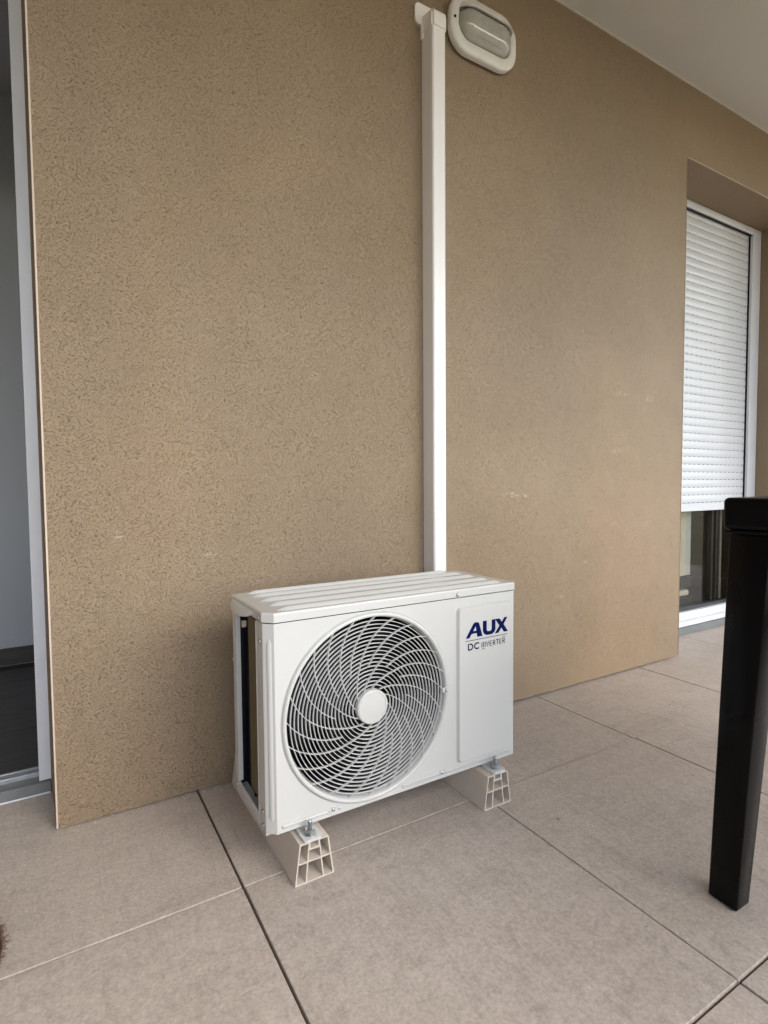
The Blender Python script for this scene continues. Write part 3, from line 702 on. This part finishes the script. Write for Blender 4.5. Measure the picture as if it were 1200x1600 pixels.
# lettering
LY = YF-.0001-.0075
def word(polys, mat, name='lettering'):
    mb = MB()
    for p in polys: mb.extr(p, LY-.0005, LY-.0001)
    return mb.obj(name, mat, ac)
def box_(x0, z0, w, h):
    return lambda pts: [(x0+w*a, z0+h*b) for a, b in pts]
zb, zt = .4115, .4465
A = box_(.8135, zb, .050, zt-zb)
word([A([(0, 0), (.24, 0), (.335, .2), (.63, .2), (.68, 0), (1.0, 0), (.72, 1), (.46, 1)][:0] or [(0, 0), (.22, 0), (.355, .26), (.655, .26), (.655, .43), (.445, .43), (.60, .74), (.66, .26), (.70, 0), (1.02, 0), (.80, .93), (.72, 1.0), (.54, 1.0), (.46, .93)])], 'blue')
U = box_(.8655, zb, .0395, zt-zb)
word([U([(0, 1), (0, .30), (.10, .10), (.30, 0), (.70, 0), (.90, .10), (1, .30), (1, 1), (.70, 1), (.70, .36), (.62, .25), (.38, .25), (.30, .36), (.30, 1)])], 'blue')
Xc = box_(.9030, zb, .0405, zt-zb)
word([Xc([(0, 0), (.28, 0), (.52, .33), (.72, 0), (1.05, 0), (.70, .55), (1.0, 1.02), (.76, 1.02), (.55, .74), (.40, .97), (.30, 1), (.02, 1), (.36, .50)])], 'blue')
word([[(.8130, .4045), (.9425, .4045), (.9425, .4058), (.8130, .4058)]], 'navy', 'underline')
def strokes(ls, w, mat, x0, z0, sx, sz):
    mb = MB()
    for i, l in enumerate(ls): mb.ribbon([(x0+sx*a, z0+sz*b) for a, b in l], w, LY-.0005-.00002*i, LY-.0001)
    return mb.obj('lettering', mat, ac)
arc = lambda cx, cz, rx, rz, a0, a1, n=8: [(cx+rx*cos(radians(a0+(a1-a0)*k/n)), cz+rz*sin(radians(a0+(a1-a0)*k/n))) for k in range(n+1)]
strokes([[(0, 0), (0, 1), (.35, 1)]+arc(.35, .5, .5, .5, 90, -90)+[(0, 0)]], .0032, 'navy', .8215, .3835, .0155, .0135)
strokes([arc(.5, .5, .5, .5, 48, 312, 14)], .0032, 'navy', .8400, .3835, .0165, .0135)
wd = .0078; lx = .8610; th = .0019; zz = .3838; hh = .0118
LT = {'I': [[(.5, 0), (.5, 1)]], 'n': [[(.1, 0), (.1, 1), (.8, 1), (.8, -.05)]], 'V': [[(0, 1), (.45, 0), (.9, 1)]], 'E': [[(.85, 0), (.1, 0), (.1, 1), (.85, 1)], [(.1, .5), (.75, .5)]],
      'R': [[(.1, 0), (.1, 1), (.7, 1), (.85, .78), (.7, .52), (.1, .52)], [(.5, .52), (.9, 0)]], 'T': [[(.5, 0), (.5, 1)], [(0, 1), (1, 1)]]}
for i, ch in enumerate('InVERTER'):
    xx = lx + (0 if i == 0 else .0052+(i-1)*.0103)
    strokes(LT[ch], th, 'navy', xx, zz, wd if i else .003, hh)
word([[(.8625, .3790), (.8715, .3790), (.8715, .3803), (.8625, .3803)]], 'navy', 'dash')
word([[(.9270, .3988), (.9370, .3988), (.9370, .4001), (.9270, .4001)]], 'navy', 'dash')

# ------------------------------------------------------------------ table
tb = thing('table', 'black plastic table with thick rounded top standing at the right edge', 'table', (1.5, -1.3, 0))
TX0, TY1 = 1.0235, -.8785; TX1, TY0 = 1.92, -1.75
MB().box((TX0, TY0, .688), (TX1, TY1, .745), .009, 4).obj('table_top', 'table', tb)
MB().box((TX0+.0030, TY1-.0030, .6815), (TX1-.0030, TY0+.0030, .6878), .002).obj('top_rim', 'table', tb)
def tleg(mx, my):
    def q(x, y): return (mx(x), my(y))
    b = [(1.026, -.918), (1.071, -.918), (1.071, -.865), (1.030, -.865)]
    t = [(1.032, -.955), (1.100, -.955), (1.100, -.8815), (1.044, -.8815)]
    c = [(*q(*p), .0005) for p in b]+[(*q(*p), .682) for p in t]
    return MB().hexa(c, .0035, 2)
fx = lambda x: TX0+TX1-x; fy = lambda y: TY0+TY1-y; idn = lambda v: v
for a, b in ((idn, idn), (fx, idn), (idn, fy), (fx, fy)): tleg(a, b).obj('leg', 'table', tb)

# ------------------------------------------------------------------ brown shaggy mat at the left edge
mt = thing('shaggy_mat', 'dark brown curly shaggy mat just reaching in at the left edge of the floor', 'mat', (-.35, -.33, 0))
mb = MB(); cxm, cym, rx, ry = -.346, -.325, .247, .17
rows = []
for q in range(7):
    t = q/6; s_ = cos(t*pi/2)**.6
    rows.append([(cxm+rx*s_*cos(2*pi*k/48), cym+ry*s_*sin(2*pi*k/48), .003+.05*sin(t*pi/2)) for k in range(48)])
loft(rows, False, True).obj('mat_body', 'mat', mt)
mb = MB(); rnd = random.Random(3)
for k in range(2600):
    a = rnd.uniform(-1.5, 1.5); t = rnd.random(); s_ = cos(t*pi/2)**.6
    p = Vector((cxm+rx*s_*cos(a), cym+ry*s_*sin(a), .003+.05*sin(t*pi/2)))
    d = Vector((cos(a)*s_+rnd.gauss(0, .5), sin(a)*s_+rnd.gauss(0, .5), rnd.uniform(-.2, .9))).normalized()
    cv = Vector((rnd.gauss(0, 1), rnd.gauss(0, 1), rnd.gauss(0, 1))).cross(d).normalized(); L = rnd.uniform(.006, .016); w = .00045
    sd_ = d.cross(cv).normalized()*w; pp = []
    for q in range(5):
        u = q/4; c_ = p+d*L*sin(u*2.2)/1.2+cv*L*.5*(1-cos(u*2.2)); pp += [tuple(c_-sd_*(1-u*.7)), tuple(c_+sd_*(1-u*.7))]
    mb.add(pp, [(2*q, 2*q+1, 2*q+3, 2*q+2) for q in range(4)])
o = mb.obj('fibre', 'mat', mt); o['kind'] = 'stuff'
